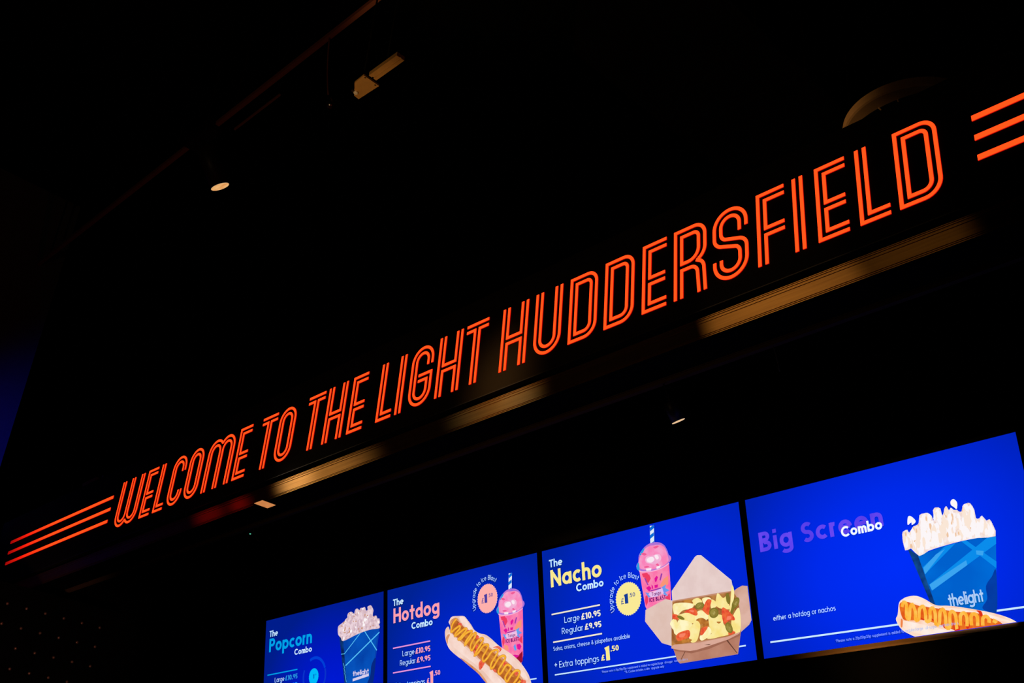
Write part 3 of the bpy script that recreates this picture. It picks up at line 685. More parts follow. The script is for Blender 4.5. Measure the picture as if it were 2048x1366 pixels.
DATA = {'nachos':[('card_inside',0,[(799,328),(946,198),(959,193),(981,197),(1127,333),(1131,381),(1136,392),(1037,381),(797,379)]),('card_left',0,[(801,372),(761,359),(715,370),(639,390),(631,441),(717,549),(771,569),(780,568)]),('card_right',0,[(1123,385),(1152,372),(1179,365),(1205,371),(1205,516),(1191,533),(1145,558),(1133,554)]),('card_shadow',0,[(798,372),(1037,376),(1133,379),(1144,558),(1037,579),(915,582),(790,572),(771,571)]),('box_inner',0,[(797,378),(1042,383),(1129,383),(1152,422),(1145,561),(1085,566),(914,568),(797,567),(771,567)]),('cheese_mid',1,[(912,385),(942,382),(960,401),(933,413),(904,404)]),('chip',1,[(856,381),(892,382),(910,401),(859,398)]),('cheese_light',1,[(962,389),(992,386),(1010,397),(1003,415),(973,419)]),('cheese_mid',1,[(1010,400),(1033,412),(1035,432),(1005,436)]),('cheese_mid',1,[(1042,383),(1052,379),(1073,402),(1093,397),(1099,430),(1103,454),(1048,442),(1032,420)]),('cheese_light',1,[(801,389),(855,389),(905,401),(913,412),(892,423),(851,423),(812,444),(799,427)]),('cheese_mid',1,[(812,444),(875,437),(920,459),(909,486),(850,473)]),('cheese_light',1,[(919,447),(955,438),(988,473),(938,492),(915,478)]),('chip',1,[(918,475),(951,470),(974,489),(938,498)]),('chip',1,[(947,503),(986,488),(985,516),(958,536),(934,529)]),('cheese_mid',1,[(984,429),(997,458),(1059,475),(1061,511),(1091,554),(1037,562),(991,542),(985,496)]),('cheese_light',1,[(820,463),(894,486),(866,524),(820,528)]),('cheese_light',1,[(773,471),(790,454),(812,464),(815,525),(793,518),(781,488)]),('cheese_mid',1,[(869,522),(898,490),(923,479),(938,502),(922,547),(906,567),(879,565)]),('cheese_light',1,[(929,550),(959,524),(978,512),(993,529),(983,551),(939,567)]),('cheese_mid',1,[(983,549),(1036,535),(1084,555),(1017,565),(969,563)]),('cheese_mid',1,[(1118,480),(1148,455),(1152,500),(1141,557),(1114,559),(1101,516)]),('cheese_mid',1,[(1125,359),(1134,368),(1131,407),(1111,451),(1098,469),(1109,424)]),('chip',1,[(788,563),(836,547),(883,555),(869,563)]),('chip',1,[(1026,498),(1050,501),(1037,507)]),('salsa',1,[(857,432),(897,420),(921,427),(930,449),(918,456),(884,440)]),('salsa',1,[(960,433),(988,397),(1011,403),(998,431),(989,463),(969,450)]),('salsa',1,[(793,431),(825,442),(821,458),(793,452)]),('salsa',1,[(800,533),(819,517),(873,513),(875,541),(840,550),(809,552)]),('salsa',1,[(1061,448),(1077,446),(1115,483),(1121,504),(1094,502),(1068,513),(1058,487)]),('salsa',1,[(933,535),(948,513),(978,513),(944,544)]),('salsa',1,[(1082,549),(1106,548),(1117,557),(1085,563)]),('salsa_light',1,[(1087,483),(1105,486),(1101,497),(1080,498)]),('salsa_light',1,[(823,524),(854,524),(842,538),(819,537)]),('salsa_light',1,[(886,428),(911,432),(905,440)]),('jalapeno_skin',1,[(970,414),(969,421),(963,427),(954,430),(943,431),(933,429),(925,425),(921,419),(922,413),(928,407),(937,403),(947,402),(958,404),(966,408)]),('jalapeno',1,[(964,415),(963,420),(959,424),(952,427),(944,428),(936,426),(930,423),(927,418),(928,414),(932,409),(939,407),(947,406),(955,407),(961,411)]),('jalapeno_seed',1,[(954,417),(954,419),(952,421),(949,422),(946,422),(943,422),(941,420),(940,418),(940,417),(941,415),(944,414),(947,413),(951,414),(953,415)]),('jalapeno_skin',1,[(1041,466),(1035,474),(1025,479),(1014,480),(1003,477),(995,470),(992,460),(993,450),(999,442),(1009,437),(1020,436),(1031,439),(1039,446),(1042,456)]),('jalapeno',1,[(1035,464),(1030,470),(1023,474),(1015,475),(1007,472),(1001,467),(998,460),(999,452),(1004,446),(1011,442),(1019,441),(1027,444),(1033,449),(1036,456)]),('jalapeno_seed',1,[(1026,461),(1024,464),(1021,465),(1017,466),(1014,465),(1012,463),(1011,460),(1011,457),(1013,454),(1016,453),(1019,452),(1022,453),(1025,455),(1026,458)]),('jalapeno_skin',1,[(1149,441),(1140,450),(1131,455),(1122,455),(1116,452),(1114,445),(1116,435),(1122,426),(1131,417),(1140,412),(1149,411),(1155,415),(1157,422),(1155,432)]),('jalapeno',1,[(1146,439),(1139,446),(1132,449),(1126,450),(1121,447),(1119,442),(1121,435),(1125,428),(1132,421),(1139,418),(1145,417),(1150,420),(1152,425),(1150,432)]),('jalapeno_seed',1,[(1141,437),(1138,439),(1135,441),(1133,441),(1131,440),(1130,438),(1131,435),(1133,432),(1135,430),(1138,428),(1141,428),(1143,429),(1143,431),(1143,434)]),('jalapeno_skin',1,[(1104,529),(1106,539),(1104,548),(1099,554),(1092,555),(1084,552),(1076,545),(1071,535),(1069,525),(1071,516),(1076,510),(1083,508),(1091,512),(1099,519)]),('jalapeno',1,[(1100,530),(1101,537),(1100,544),(1096,548),(1091,549),(1085,547),(1079,542),(1075,534),(1074,527),(1075,520),(1079,515),(1084,514),(1090,517),(1096,522)]),('jalapeno_seed',1,[(1094,532),(1094,535),(1094,538),(1092,539),(1090,540),(1088,539),(1086,537),(1084,534),(1083,531),(1084,528),(1085,526),(1087,526),(1090,527),(1092,529)]),('jalapeno_skin',1,[(1110,409),(1109,419),(1107,427),(1103,432),(1098,432),(1094,427),(1090,419),(1089,408),(1089,397),(1092,389),(1096,384),(1100,384),(1105,389),(1108,398)]),('jalapeno_skin',1,[(856,463),(853,465),(846,464),(837,461),(828,457),(821,452),(817,447),(817,444),(821,442),(828,442),(837,445),(845,450),(852,455),(856,459)]),('jalapeno_skin',1,[(1124,459),(1119,467),(1114,473),(1109,476),(1106,475),(1105,470),(1106,462),(1110,454),(1114,445),(1119,439),(1124,437),(1127,438),(1128,442),(1127,450)]),('box_inner',0,[(780,490),(790,501),(794,534),(801,555),(787,565),(771,567)]),('card_front',0,[(778,579),(871,600),(968,591),(1146,557),(1119,647),(809,650),(796,638)]),('card_under',0,[(781,583),(871,603),(968,596),(1142,561),(1138,573),(973,607),(876,614),(786,592)]),('card_lip',0,[(771,569),(791,565),(916,574),(1072,569),(1144,556),(1135,564),(1077,580),(968,595),(905,603),(871,603),(816,593),(768,579)]),('seam',0,[(841,602),(845,602),(815,637),(812,636)]),('seam',0,[(1067,583),(1073,581),(1117,642),(1113,642)]),('seam',0,[(948,587),(986,587),(975,591)])],'cup':[('straw_white',0,[(706,8),(730,11),(722,103),(699,99)]),('straw_blue',0,[(705,17),(730,6),(729,23),(705,35)]),('straw_blue',0,[(701,53),(726,42),(725,59),(701,70)]),('straw_blue',0,[(697,94),(722,83),(721,100),(696,111)]),('lid_glass',1,[(606,188),(609,174),(620,162),(627,133),(652,109),(680,94),(712,89),(750,95),(778,112),(794,139),(800,161),(810,172),(810,186),(794,200),(758,214),(701,220),(645,214),(620,206)]),('slush',1,[(624,187),(624,160),(639,131),(663,111),(688,102),(719,103),(753,107),(777,122),(789,145),(795,170),(795,190),(768,206),(715,212),(659,207),(633,199)]),('lid_blue',1,[(631,130),(654,108),(663,110),(653,123),(638,135)]),('lid_blue',1,[(606,188),(615,168),(623,173),(622,204),(611,199)]),('slush_dark',1,[(639,128),(659,128),(673,137),(658,140)]),('slush_dark',1,[(715,112),(736,108),(748,113),(728,120)]),('slush_dark',1,[(650,192),(670,191),(682,197),(660,199)]),('slush_dark',1,[(721,184),(735,193),(742,204),(725,198)]),('slush_light',1,[(662,161),(674,148),(705,150),(731,146),(752,155),(754,176),(726,191),(692,185),(669,176)]),('slush_white',1,[(671,161),(687,154),(708,156),(715,171),(697,180),(676,174)]),('slush_white',1,[(718,152),(735,152),(742,167),(728,171)]),('cup_pink',0,[(622,208),(645,214),(701,220),(758,216),(798,204),(795,297),(790,379),(787,435),(757,515),(658,528),(642,500),(638,380),(629,284)]),('lid_rim',1,[(622,204),(645,212),(702,218),(758,212),(796,200),(795,205),(758,217),(701,223),(645,217),(621,209)]),('slush_white',0,[(662,202),(694,205),(691,216),(663,213)]),('slush_white',0,[(723,204),(749,202),(745,213),(724,215)]),('cup_red',0,[(635,222),(666,222),(678,238),(659,248),(640,238)]),('cup_magenta',0,[(706,256),(720,245),(728,253),(717,271),(708,273)]),('cup_magenta',0,[(652,291),(672,284),(684,296),(670,311)]),('cup_magenta',0,[(703,286),(724,286),(720,299),(703,299)]),('cup_magenta',0,[(686,280),(694,288),(694,301),(686,300)]),('cup_red',0,[(651,240),(678,231),(685,252),(670,270),(653,264)]),('cup_purple',0,[(735,267),(747,239),(755,242),(741,272)]),('cup_purple',0,[(646,243),(655,247),(669,280),(662,279)]),('cup_orange',0,[(732,294),(761,265),(787,256),(783,295),(748,303)]),('cup_red',0,[(646,327),(660,323),(658,356),(645,374),(640,347)]),('cup_red',0,[(759,352),(786,336),(785,369),(766,363)]),('cup_blue',0,[(646,310),(669,317),(676,335),(662,337)]),('cup_blue',0,[(744,302),(770,293),(764,309),(788,323),(762,329),(777,348),(752,337),(737,321)]),('cup_white',0,[(674,313),(713,311),(747,306),(753,331),(718,339),(679,339),(664,323)]),('cup_purple',0,[(677,306),(739,303),(740,308),(677,311)])],'cup3':[('straw_white',0,[(706,8),(730,11),(722,103),(699,99)]),('straw_blue',0,[(705,17),(730,6),(729,23),(705,35)]),('straw_blue',0,[(701,53),(726,42),(725,59),(701,70)]),('straw_blue',0,[(697,94),(722,83),(721,100),(696,111)]),('lid_glass',1,[(606,188),(609,174),(620,162),(627,133),(652,109),(680,94),(712,89),(750,95),(778,112),(794,139),(800,161),(810,172),(810,186),(794,200),(758,214),(701,220),(645,214),(620,206)]),('slush',1,[(624,187),(624,160),(639,131),(663,111),(688,102),(719,103),(753,107),(777,122),(789,145),(795,170),(795,190),(768,206),(715,212),(659,207),(633,199)]),('lid_blue',1,[(631,130),(654,108),(663,110),(653,123),(638,135)]),('lid_blue',1,[(606,188),(615,168),(623,173),(622,204),(611,199)]),('slush_dark',1,[(639,128),(659,128),(673,137),(658,140)]),('slush_dark',1,[(715,112),(736,108),(748,113),(728,120)]),('slush_dark',1,[(650,192),(670,191),(682,197),(660,199)]),('slush_dark',1,[(721,184),(735,193),(742,204),(725,198)]),('slush_light',1,[(662,161),(674,148),(705,150),(731,146),(752,155),(754,176),(726,191),(692,185),(669,176)]),('slush_white',1,[(671,161),(687,154),(708,156),(715,171),(697,180),(676,174)]),('slush_white',1,[(718,152),(735,152),(742,167),(728,171)]),('cup_pink',0,[(622,208),(645,214),(701,220),(758,216),(798,204),(795,297),(790,379),(787,402),(647,390),(639,373),(629,284)]),('lid_rim',1,[(622,204),(645,212),(702,218),(758,212),(796,200),(795,205),(758,217),(701,223),(645,217),(621,209)]),('slush_white',0,[(662,202),(694,205),(691,216),(663,213)]),('slush_white',0,[(723,204),(749,202),(745,213),(724,215)]),('cup_red',0,[(635,222),(666,222),(678,238),(659,248),(640,238)]),('cup_magenta',0,[(706,256),(720,245),(728,253),(717,271),(708,273)]),('cup_magenta',0,[(652,291),(672,284),(684,296),(670,311)]),('cup_magenta',0,[(703,286),(724,286),(720,299),(703,299)]),('cup_magenta',0,[(686,280),(694,288),(694,301),(686,300)]),('cup_red',0,[(651,240),(678,231),(685,252),(670,270),(653,264)]),('cup_purple',0,[(735,267),(747,239),(755,242),(741,272)]),('cup_purple',0,[(646,243),(655,247),(669,280),(662,279)]),('cup_orange',0,[(732,294),(761,265),(787,256),(783,295),(748,303)]),('cup_red',0,[(646,327),(660,323),(658,356),(645,374),(640,347)]),('cup_red',0,[(759,352),(786,336),(785,369),(766,363)]),('cup_blue',0,[(646,310),(669,317),(676,335),(662,337)]),('cup_blue',0,[(744,302),(770,293),(764,309),(788,323),(762,329),(777,348),(752,337),(737,321)]),('cup_white',0,[(674,313),(713,311),(747,306),(753,331),(718,339),(679,339),(664,323)]),('cup_purple',0,[(677,306),(739,303),(740,308),(677,311)])],'cuplow':[('cup_magenta',0,[(744,376),(767,374),(779,389),(765,405),(749,399)]),('cup_blue',0,[(721,382),(735,370),(742,403),(729,405)]),('cup_orange',0,[(653,365),(682,373),(687,400),(655,392)]),('cup_red',0,[(772,339),(787,350),(786,377),(770,366)]),('cup_dark',0,[(698,435),(737,442),(784,412),(783,461),(761,476),(717,448)]),('cup_magenta',0,[(693,423),(731,424),(763,432),(737,442),(711,439)])],'hotdog':[('bun',1,[(536,271),(535,244),(556,230),(599,233),(649,241),(676,264),(704,294),(730,326),(771,348),(812,360),(851,384),(916,433),(992,478),(1054,525),(1102,579),(1120,611),(1134,660),(1126,694),(1045,677),(858,534),(658,372)]),('bun_light',1,[(613,241),(652,249),(690,287),(730,335),(798,367),(864,403),(954,465),(1029,518),(1083,577),(1106,619),(1050,591),(965,511),(862,435),(756,371),(682,315),(633,275)]),('bun_brown',1,[(537,261),(563,241),(599,246),(647,296),(770,378),(894,466),(1008,547),(1074,615),(1084,668),(983,645),(818,521),(671,411),(560,327)]),('bun',1,[(495,304),(507,284),(525,280),(542,310),(588,347),(644,389),(712,435),(752,472),(805,506),(896,570),(959,619),(1020,670),(980,706),(878,652),(814,604),(762,551),(682,496),(599,449),(529,398),(500,347)]),('bun_light',1,[(528,308),(588,359),(650,404),(711,453),(765,492),(857,556),(920,608),(867,611),(790,544),(703,485),(614,428),(544,372)]),('bun_brown',1,[(502,338),(517,321),(535,323),(520,345),(515,368),(508,363)]),('bun_brown',1,[(606,450),(682,491),(763,546),(814,601),(801,600),(749,551),(675,500)]),('sausage',1,[(543,291),(555,259),(591,255),(633,289),(709,346),(796,409),(874,464),(963,533),(1037,594),(1085,642),(1058,670),(984,636),(883,559),(792,490),(712,430),(637,370),(567,328)]),('sausage_light',1,[(611,300),(708,365),(821,444),(925,519),(1006,586),(986,588),(898,521),(794,450),(693,382),(618,325)]),('ketchup',1,[(605,271),(630,277),(626,293),(604,292)]),('ketchup',1,[(650,320),(682,317),(688,330),(656,335)]),('ketchup',1,[(743,351),(763,363),(759,376),(739,369)]),('ketchup',1,[(862,433),(903,429),(928,448),(908,463),(912,450),(889,436)]),('ketchup',1,[(754,500),(775,484),(802,496),(784,521),(760,532)]),('ketchup',1,[(727,409),(748,402),(767,433),(747,439)]),('ketchup',1,[(938,512),(964,519),(957,536),(937,534)]),('ketchup',1,[(857,541),(884,546),(876,559)]),('ketchup',1,[(1007,564),(1039,576),(1025,592)]),('ketchup',1,[(1062,614),(1093,622),(1086,638),(1061,631)]),('ketchup',1,[(719,427),(740,438),(732,456),(719,445)])],'mustard':[(591,247),(563,265),(547,291),(547,311),(575,300),(612,288),(615,301),(582,322),(576,336),(610,324),(654,308),(668,315),(624,345),(601,356),(620,358),(660,335),(699,326),(709,335),(662,373),(652,393),(679,375),(723,343),(740,350),(700,392),(695,417),(709,425),(742,392),(777,374),(793,385),(747,430),(725,455),(753,445),(796,413),(830,415),(822,435),(786,471),(792,493),(820,480),(855,452),(892,448),(898,462),(852,506),(844,533),(864,530),(906,490),(940,483),(952,498),(904,544),(902,568),(922,564),(957,532),(983,537),(989,549),(947,589),(959,612),(986,588),(1020,566),(1051,573),(1040,599),(1003,630),(1016,640),(1055,618)],'pop1':[(777,188),(775,145),(803,131),(836,120),(849,109),(869,100),(869,80),(901,72),(928,87),(931,97),(939,70),(960,62),(983,75),(993,64),(1013,66),(1035,65),(1045,86),(1061,84),(1059,66),(1090,63),(1106,79),(1115,96),(1110,115),(1113,131),(1141,129),(1154,149),(1170,151),(1176,177),(1167,182),(1172,206),(1098,203),(1028,206),(944,216),(829,235),(805,212)],'box1':[('box_side',0,[(788,195),(831,235),(871,501),(851,499)]),('box_front',0,[(829,235),(898,220),(963,211),(1028,203),(1098,201),(1172,206),(1102,547),(875,524)]),('box_edge',0,[(1149,253),(1164,220),(1137,362),(1111,518),(1102,517)]),('box_dark',1,[(1100,404),(1131,369),(1138,389),(1117,500),(1077,522),(1052,519),(1089,459)]),('box_line',0,[(989,209),(998,209),(844,312),(836,312)]),('box_line',0,[(809,307),(841,308),(844,312),(811,311)]),('box_line',0,[(1171,225),(1172,232),(857,383),(853,377)]),('box_line',0,[(1028,203),(1035,203),(1150,325),(1146,330)]),('box_line',0,[(831,363),(835,363),(849,392),(845,392)]),('box_line',0,[(838,391),(842,391),(855,420),(851,420)]),('box_line',0,[(845,419),(849,420),(862,448),(858,448)]),('box_line',0,[(853,447),(857,447),(868,476),(864,475)])],'pop4':[(699,352),(698,289),(708,277),(723,275),(728,288),(749,267),(772,262),(782,229),(801,226),(816,227),(830,241),(834,263),(842,218),(856,214),(870,221),(873,252),(886,223),(896,218),(902,235),(911,226),(921,237),(934,240),(940,248),(953,248),(959,227),(973,223),(988,225),(999,253),(999,285),(1012,288),(1023,280),(1036,302),(1048,299),(1057,323),(1058,365),(991,359),(922,359),(851,364),(793,371),(752,384),(724,349)],'loose4':[('kernel_white',1,[(737,229),(749,227),(764,244),(764,255),(748,262),(747,252),(731,258)]),('kernel_white',1,[(918,204),(931,198),(942,214),(936,238),(927,229),(917,218)])],'box4':[('box4_side',0,[(709,344),(749,381),(781,576),(763,563)]),('box4_front',0,[(747,381),(851,366),(931,360),(991,359),(1059,365),(1006,636),(772,601),(781,574)]),('box4_dark',1,[(986,537),(1014,507),(1034,489),(1006,633),(968,624),(958,609),(981,583)]),('box4_band',0,[(860,366),(903,362),(762,456),(758,428)]),('box4_band_light',0,[(820,389),(858,376),(762,456),(760,431)]),('box4_band',0,[(1026,365),(1059,366),(1054,393),(778,521),(773,496)]),('box4_band_light',0,[(901,444),(931,432),(932,450),(809,506),(778,520),(772,497)]),('box4_band',0,[(927,360),(945,359),(1042,456),(1037,480)]),('box4_band_light',0,[(975,403),(1003,410),(997,426),(974,418)])],'hot4':[('bun4',1,[(617,608),(628,588),(641,547),(660,534),(681,529),(714,531),(745,547),(786,577),(831,586),(875,597),(951,621),(1008,642),(1055,666),(1093,696),(1149,736),(945,694),(755,691),(727,690),(690,683),(660,667),(632,645)]),('bun4_light',1,[(668,542),(713,537),(752,557),(785,584),(873,603),(949,629),(1006,652),(1061,679),(1020,669),(947,642),(854,611),(774,591),(732,565)]),('sausage4',1,[(642,553),(672,547),(721,570),(784,588),(854,611),(932,627),(976,650),(1015,672),(1025,695),(989,694),(910,689),(857,684),(824,669),(773,643),(721,623),(678,619),(646,608)]),('bun4_light',1,[(640,616),(682,626),(740,647),(792,667),(838,688),(801,691),(733,681),(675,662),(645,643)]),('bun4_red',1,[(639,607),(644,616),(637,639),(632,632)]),('ketchup4',1,[(694,563),(705,567),(707,581),(695,584)]),('ketchup4',1,[(748,604),(758,628),(775,635),(751,614)]),('ketchup4',1,[(798,590),(815,597),(818,606),(800,603)]),('ketchup4',1,[(800,651),(817,656),(819,671),(802,664)]),('ketchup4',1,[(840,657),(861,666),(856,689),(843,689)]),('ketchup4',1,[(936,619),(953,624),(956,639),(947,642),(943,628)]),('ketchup4',1,[(709,608),(730,622),(725,625)]),('ketchup4',1,[(882,654),(902,665),(890,680)])],'must4':[(650,564),(660,547),(670,558),(662,601),(672,611),(682,573),(694,561),(701,589),(697,619),(710,617),(719,583),(735,574),(740,595),(738,629),(753,627),(760,593),(773,586),(778,609),(773,645),(787,645),(797,607),(810,596),(816,614),(812,661),(825,663),(834,617),(847,610),(855,629),(850,675),(863,677),(872,631),(888,621),(896,639),(889,682),(905,682),(912,637),(927,630),(935,644),(929,686),(946,686),(954,651),(968,645),(976,659),(968,689),(985,689),(995,665),(1003,679),(1002,691)]}
E2 = lambda n, a, b=None, sc_=25, st=None: emis('picture_' + n, a, b, sc_, stretch=st)
PM = {}
for n, a, b, s_ in (
    ('card_inside', (232, 208, 204), (226, 200, 196), 15), ('card_left', (228, 200, 190), (222, 190, 178), 10), ('card_right', (222, 180, 165), (206, 158, 138), 9),
    ('card_shadow', (196, 140, 110), None, 0), ('box_inner', (150, 90, 45), (190, 130, 70), 30), ('chip', (200, 132, 56), (170, 100, 40), 40),
    ('cheese_light', (255, 246, 196), (250, 232, 156), 22), ('cheese_mid', (248, 224, 130), (252, 236, 164), 18),
    ('salsa', (226, 70, 48), (240, 110, 60), 60), ('salsa_light', (248, 130, 100), None, 0), ('jalapeno_skin', (128, 116, 42), None, 0), ('jalapeno', (158, 144, 66), (140, 122, 50), 60), ('jalapeno_seed', (186, 172, 100), (150, 130, 60), 90),
    ('card_front', (196, 142, 120), (180, 122, 100), 8), ('card_under', (160, 104, 84), None, 0), ('card_lip', (224, 178, 160), (216, 164, 146), 8), ('seam', (96, 60, 46), None, 0),
    ('straw_white', (226, 236, 248), None, 0), ('straw_blue', (10, 110, 215), None, 0), ('lid_glass', (196, 120, 205), (150, 110, 220), 18), ('lid_blue', (40, 160, 225), None, 0), ('lid_rim', (250, 180, 215), None, 0),
    ('slush', (250, 130, 185), (246, 160, 205), 25), ('slush_dark', (240, 92, 150), None, 0), ('slush_light', (246, 190, 220), (240, 170, 210), 25), ('slush_white', (250, 232, 242), None, 0),
    ('cup_pink', (252, 104, 168), (250, 140, 180), 18), ('cup_red', (238, 60, 100), None, 0), ('cup_magenta', (226, 20, 150), None, 0), ('cup_orange', (250, 150, 120), None, 0), ('cup_blue', (120, 140, 235), (90, 170, 240), 60), ('cup_white', (246, 190, 225), (220, 190, 240), 40), ('cup_purple', (150, 60, 170), None, 0), ('cup_dark', (170, 20, 60), (130, 10, 40), 20),
    ('bun', (236, 196, 178), (246, 214, 202), 12), ('bun_light', (250, 224, 214), (244, 208, 194), 14), ('bun_brown', (204, 130, 84), (222, 160, 120), 22), ('sausage', (196, 112, 44), (168, 82, 34), 22), ('sausage_light', (214, 140, 60), (196, 108, 46), 26), ('ketchup', (226, 62, 40), (240, 120, 90), 50), ('mustard', (252, 190, 62), (246, 168, 48), 40), ('mustard_shade', (206, 128, 36), None, 0),
    ('box_side', (8, 34, 84), (14, 60, 130), 20), ('box_front', (6, 84, 190), (4, 66, 168), 5), ('box_edge', (10, 60, 170), None, 0), ('box_dark', (6, 40, 130), None, 0), ('box_line', (90, 200, 250), None, 0),
    ('box4_side', (8, 40, 100), (20, 80, 150), 16), ('box4_front', (0, 112, 220), (0, 96, 205), 4), ('box4_dark', (4, 50, 150), (4, 66, 170), 8), ('box4_band', (10, 140, 235), None, 0), ('box4_band_light', (60, 165, 240), None, 0),
    ('bun4', (252, 206, 178), (255, 232, 216), 14), ('bun4_light', (255, 240, 232), (255, 226, 206), 18), ('bun4_red', (240, 130, 70), None, 0), ('sausage4', (238, 120, 36), (224, 84, 24), 24), ('ketchup4', (222, 48, 22), None, 0), ('mustard4', (255, 176, 52), (255, 196, 84), 40),
    ('kernel_white', (252, 246, 248), None, 0), ('kernel_cream', (250, 230, 214), None, 0), ('kernel_tan', (238, 196, 160), None, 0), ('pop4', (250, 238, 236), (240, 214, 204), 40),
    ('kernel_pink', (234, 210, 218), None, 0), ('kernel_mauve', (208, 178, 190), None, 0), ('kernel_brown', (196, 132, 84), None, 0), ('pop1', (226, 200, 208), (212, 180, 190), 40)):
    PM[n] = E2(n, a, b, s_ or 25)
TXT = emis('text_pale_blue_white', (205, 236, 255)); TXW = emis('text_white', (244, 250, 255)); TXC = emis('text_cream', (246, 236, 205))
YEL = emis('text_yellow', (250, 232, 142)); PINK = emis('text_pink', (255, 160, 172)); CYAN = emis('text_cyan', (0, 160, 232)); NAVY = emis('text_navy', (20, 60, 150))
PURP = emis('text_purple', (104, 72, 240), (88, 62, 232), 12); RING = emis('loading_ring_blue', (0, 62, 214)); RINGF = emis('loading_ring_faint', (10, 50, 200)); CYB = emis('badge_cyan', (0, 186, 250))
FINE = emis('text_fine_print', (150, 180, 245)); CUPT = emis('text_cup_purple', (120, 16, 110))
LOGO = emis('text_logo_pale', (214, 206, 236)); DIM = emis('text_dim_cyan', (40, 150, 220)); NAV1 = emis('text_dim_navy', (0, 90, 190))

TANGO = (683, 738, 333, 16, .15, CUPT, .08)
BLAST = (666, 762, 359, 19, .22, CUPT, .06)
def inside(p, poly):
    c = False
    for i in range(len(poly)):
        (x1, y1), (x2, y2) = poly[i-1], poly[i]
        if (y1 > p[1]) != (y2 > p[1]) and p[0] < (x2 - x1) * (p[1] - y1) / (y2 - y1) + x1: c = not c
    return c
def kernels(pic, poly, n, cols, r0, r1, sy, seed):
    rnd = random.Random(seed)
    xs = [p[0] for p in poly]; ys = [p[1] for p in poly]
    k = 0
    while k < n:
        p = (rnd.uniform(min(xs), max(xs)), rnd.uniform(min(ys), max(ys)))
        if not inside(p, poly): continue
        k += 1; r = rnd.uniform(r0, r1); c = rnd.choice(cols)
        if c in ('kernel_brown', 'kernel_tan'): r *= .5
        pts = []
        for i in range(8):
            rr = r * rnd.uniform(.7, 1.15); a = 2 * math.pi * i / 8
            e = (p[0] + rr * math.cos(a) - (sy - 1) * .12 * rr * math.sin(a), p[1] + rr * sy * math.sin(a))
            pts.append(e)
        pts = [e if inside(e, poly) else p for e in pts]
        pic.poly(pts, PM[c])

# ------------------------------------------------------------------ the four menu screens
TILT = 0.15606
PITCH = 1.2434
def screen(i, label, bg):
    Pic.lay = 0
    t = thing('menu_screen', (i * PITCH, 0, 3.51), label, 'screen', 'menu screens in a row')
    t.rotation_euler = (TILT, 0, 0)      # top leans out over the counter
    q = MB()
    q.box((-.016, .0015, -.683), (1.226, .05, .016), CASE)
    q.box((-.016, -.003, 0), (1.226, .0015, .016), CASE)
    q.box((-.016, -.003, -.6806), (0, .0015, 0), CASE); q.box((1.21, -.003, -.6806), (1.226, .0015, 0), CASE)
    q.build('casing', t)
    q = MB(); q.box((-.016, -.0025, -.6945), (1.226, .052, -.6812), DISH); q.build('bottom_trim', t)
    q = MB()
    q.box((.4, .05, -.5), (.8, .068, -.2), CASE); q.tube([(.6, .06, -.25), (.6, .235, -.215)], .02, CASE); q.build('wall_mount', t)
    q = MB(); q.face([(0, 0, -.6806), (1.21, 0, -.6806), (1.21, 0, 0), (0, 0, 0)], bg)
    return t, q.build('display', t)

def headline(d, small, big, tail, big_m, pos):
    (a0, a1, ab, ac), (b0, b1, bb, bc), (c0, c1, cb, cc) = pos
    p = Pic(); p.text(small, a0, a1, ab, ac, .17, TXT, .07); p.build('heading_text', d)
    p = Pic(); p.text(tail, c0, c1, cb, cc, .19, TXT, .07); p.build('heading_text', d)
    p = Pic(); p.text(big, b0, b1, bb, bc, .19, big_m, .075); p.build('product_name', d)

def prices(d, m, l1, large, reg, l2, lm, tx=TXT):
    for ln_ in (l1, l2):
        p = Pic(); p.band([(ln_[0], ln_[2]), (ln_[1], ln_[2])], 7, lm); p.build('divider_line', d)
    for sz, pr, r_, cp in (('Large', '£10.95', large, 30), ('Regular', '£9.95', reg, 29)):
        p = Pic(); p.text(sz, r_[0], r_[1], r_[4], cp, .10, tx, .13); p.build('size_text', d)
        p = Pic(); p.text(pr, r_[2], r_[3], r_[4], cp, .19, m, .07); p.build('price_text', d)

def badge(d, cx, cy, r, m, num=NAVY, tx=TXT, ring=True):
    p = Pic(); p.seal(cx, cy, r, m); p.text('£', cx - 45, cx - 27, cy + 20, 27, .12, num); p.text('1', cx - 25, cx - 2, cy + 21, 46, .26, num); p.text('.50', cx + 5, cx + 42, cy - 5, 19, .14, num, .12)
    p.build('price_badge', d)
    if ring:
        p = Pic(); p.text('Upgrade to Ice Blast', 0, 1, 0, 25, .10, tx, .16, circ=(cx, cy, 97, 205, 50)); p.build('curved_text', d)

def toppings(d, m, dx=0, dv=0):
    p = Pic(); p.text('+', 46 + dx, 66 + dx, 583 + dv, 34, .12, TXT); p.text('Extra toppings', 79 + dx, 336 + dx, 585 + dv, 30, .10, TXT, .12); p.build('toppings_text', d)
    p = Pic(); p.text('£', 352 + dx, 373 + dx, 584 + dv, 27, .2, m); p.text('1', 375 + dx, 404 + dx, 587 + dv, 65, .24, m); p.text('.50', 411 + dx, 462 + dx, 549 + dv, 25, .2, m, .07); p.build('toppings_price', d)

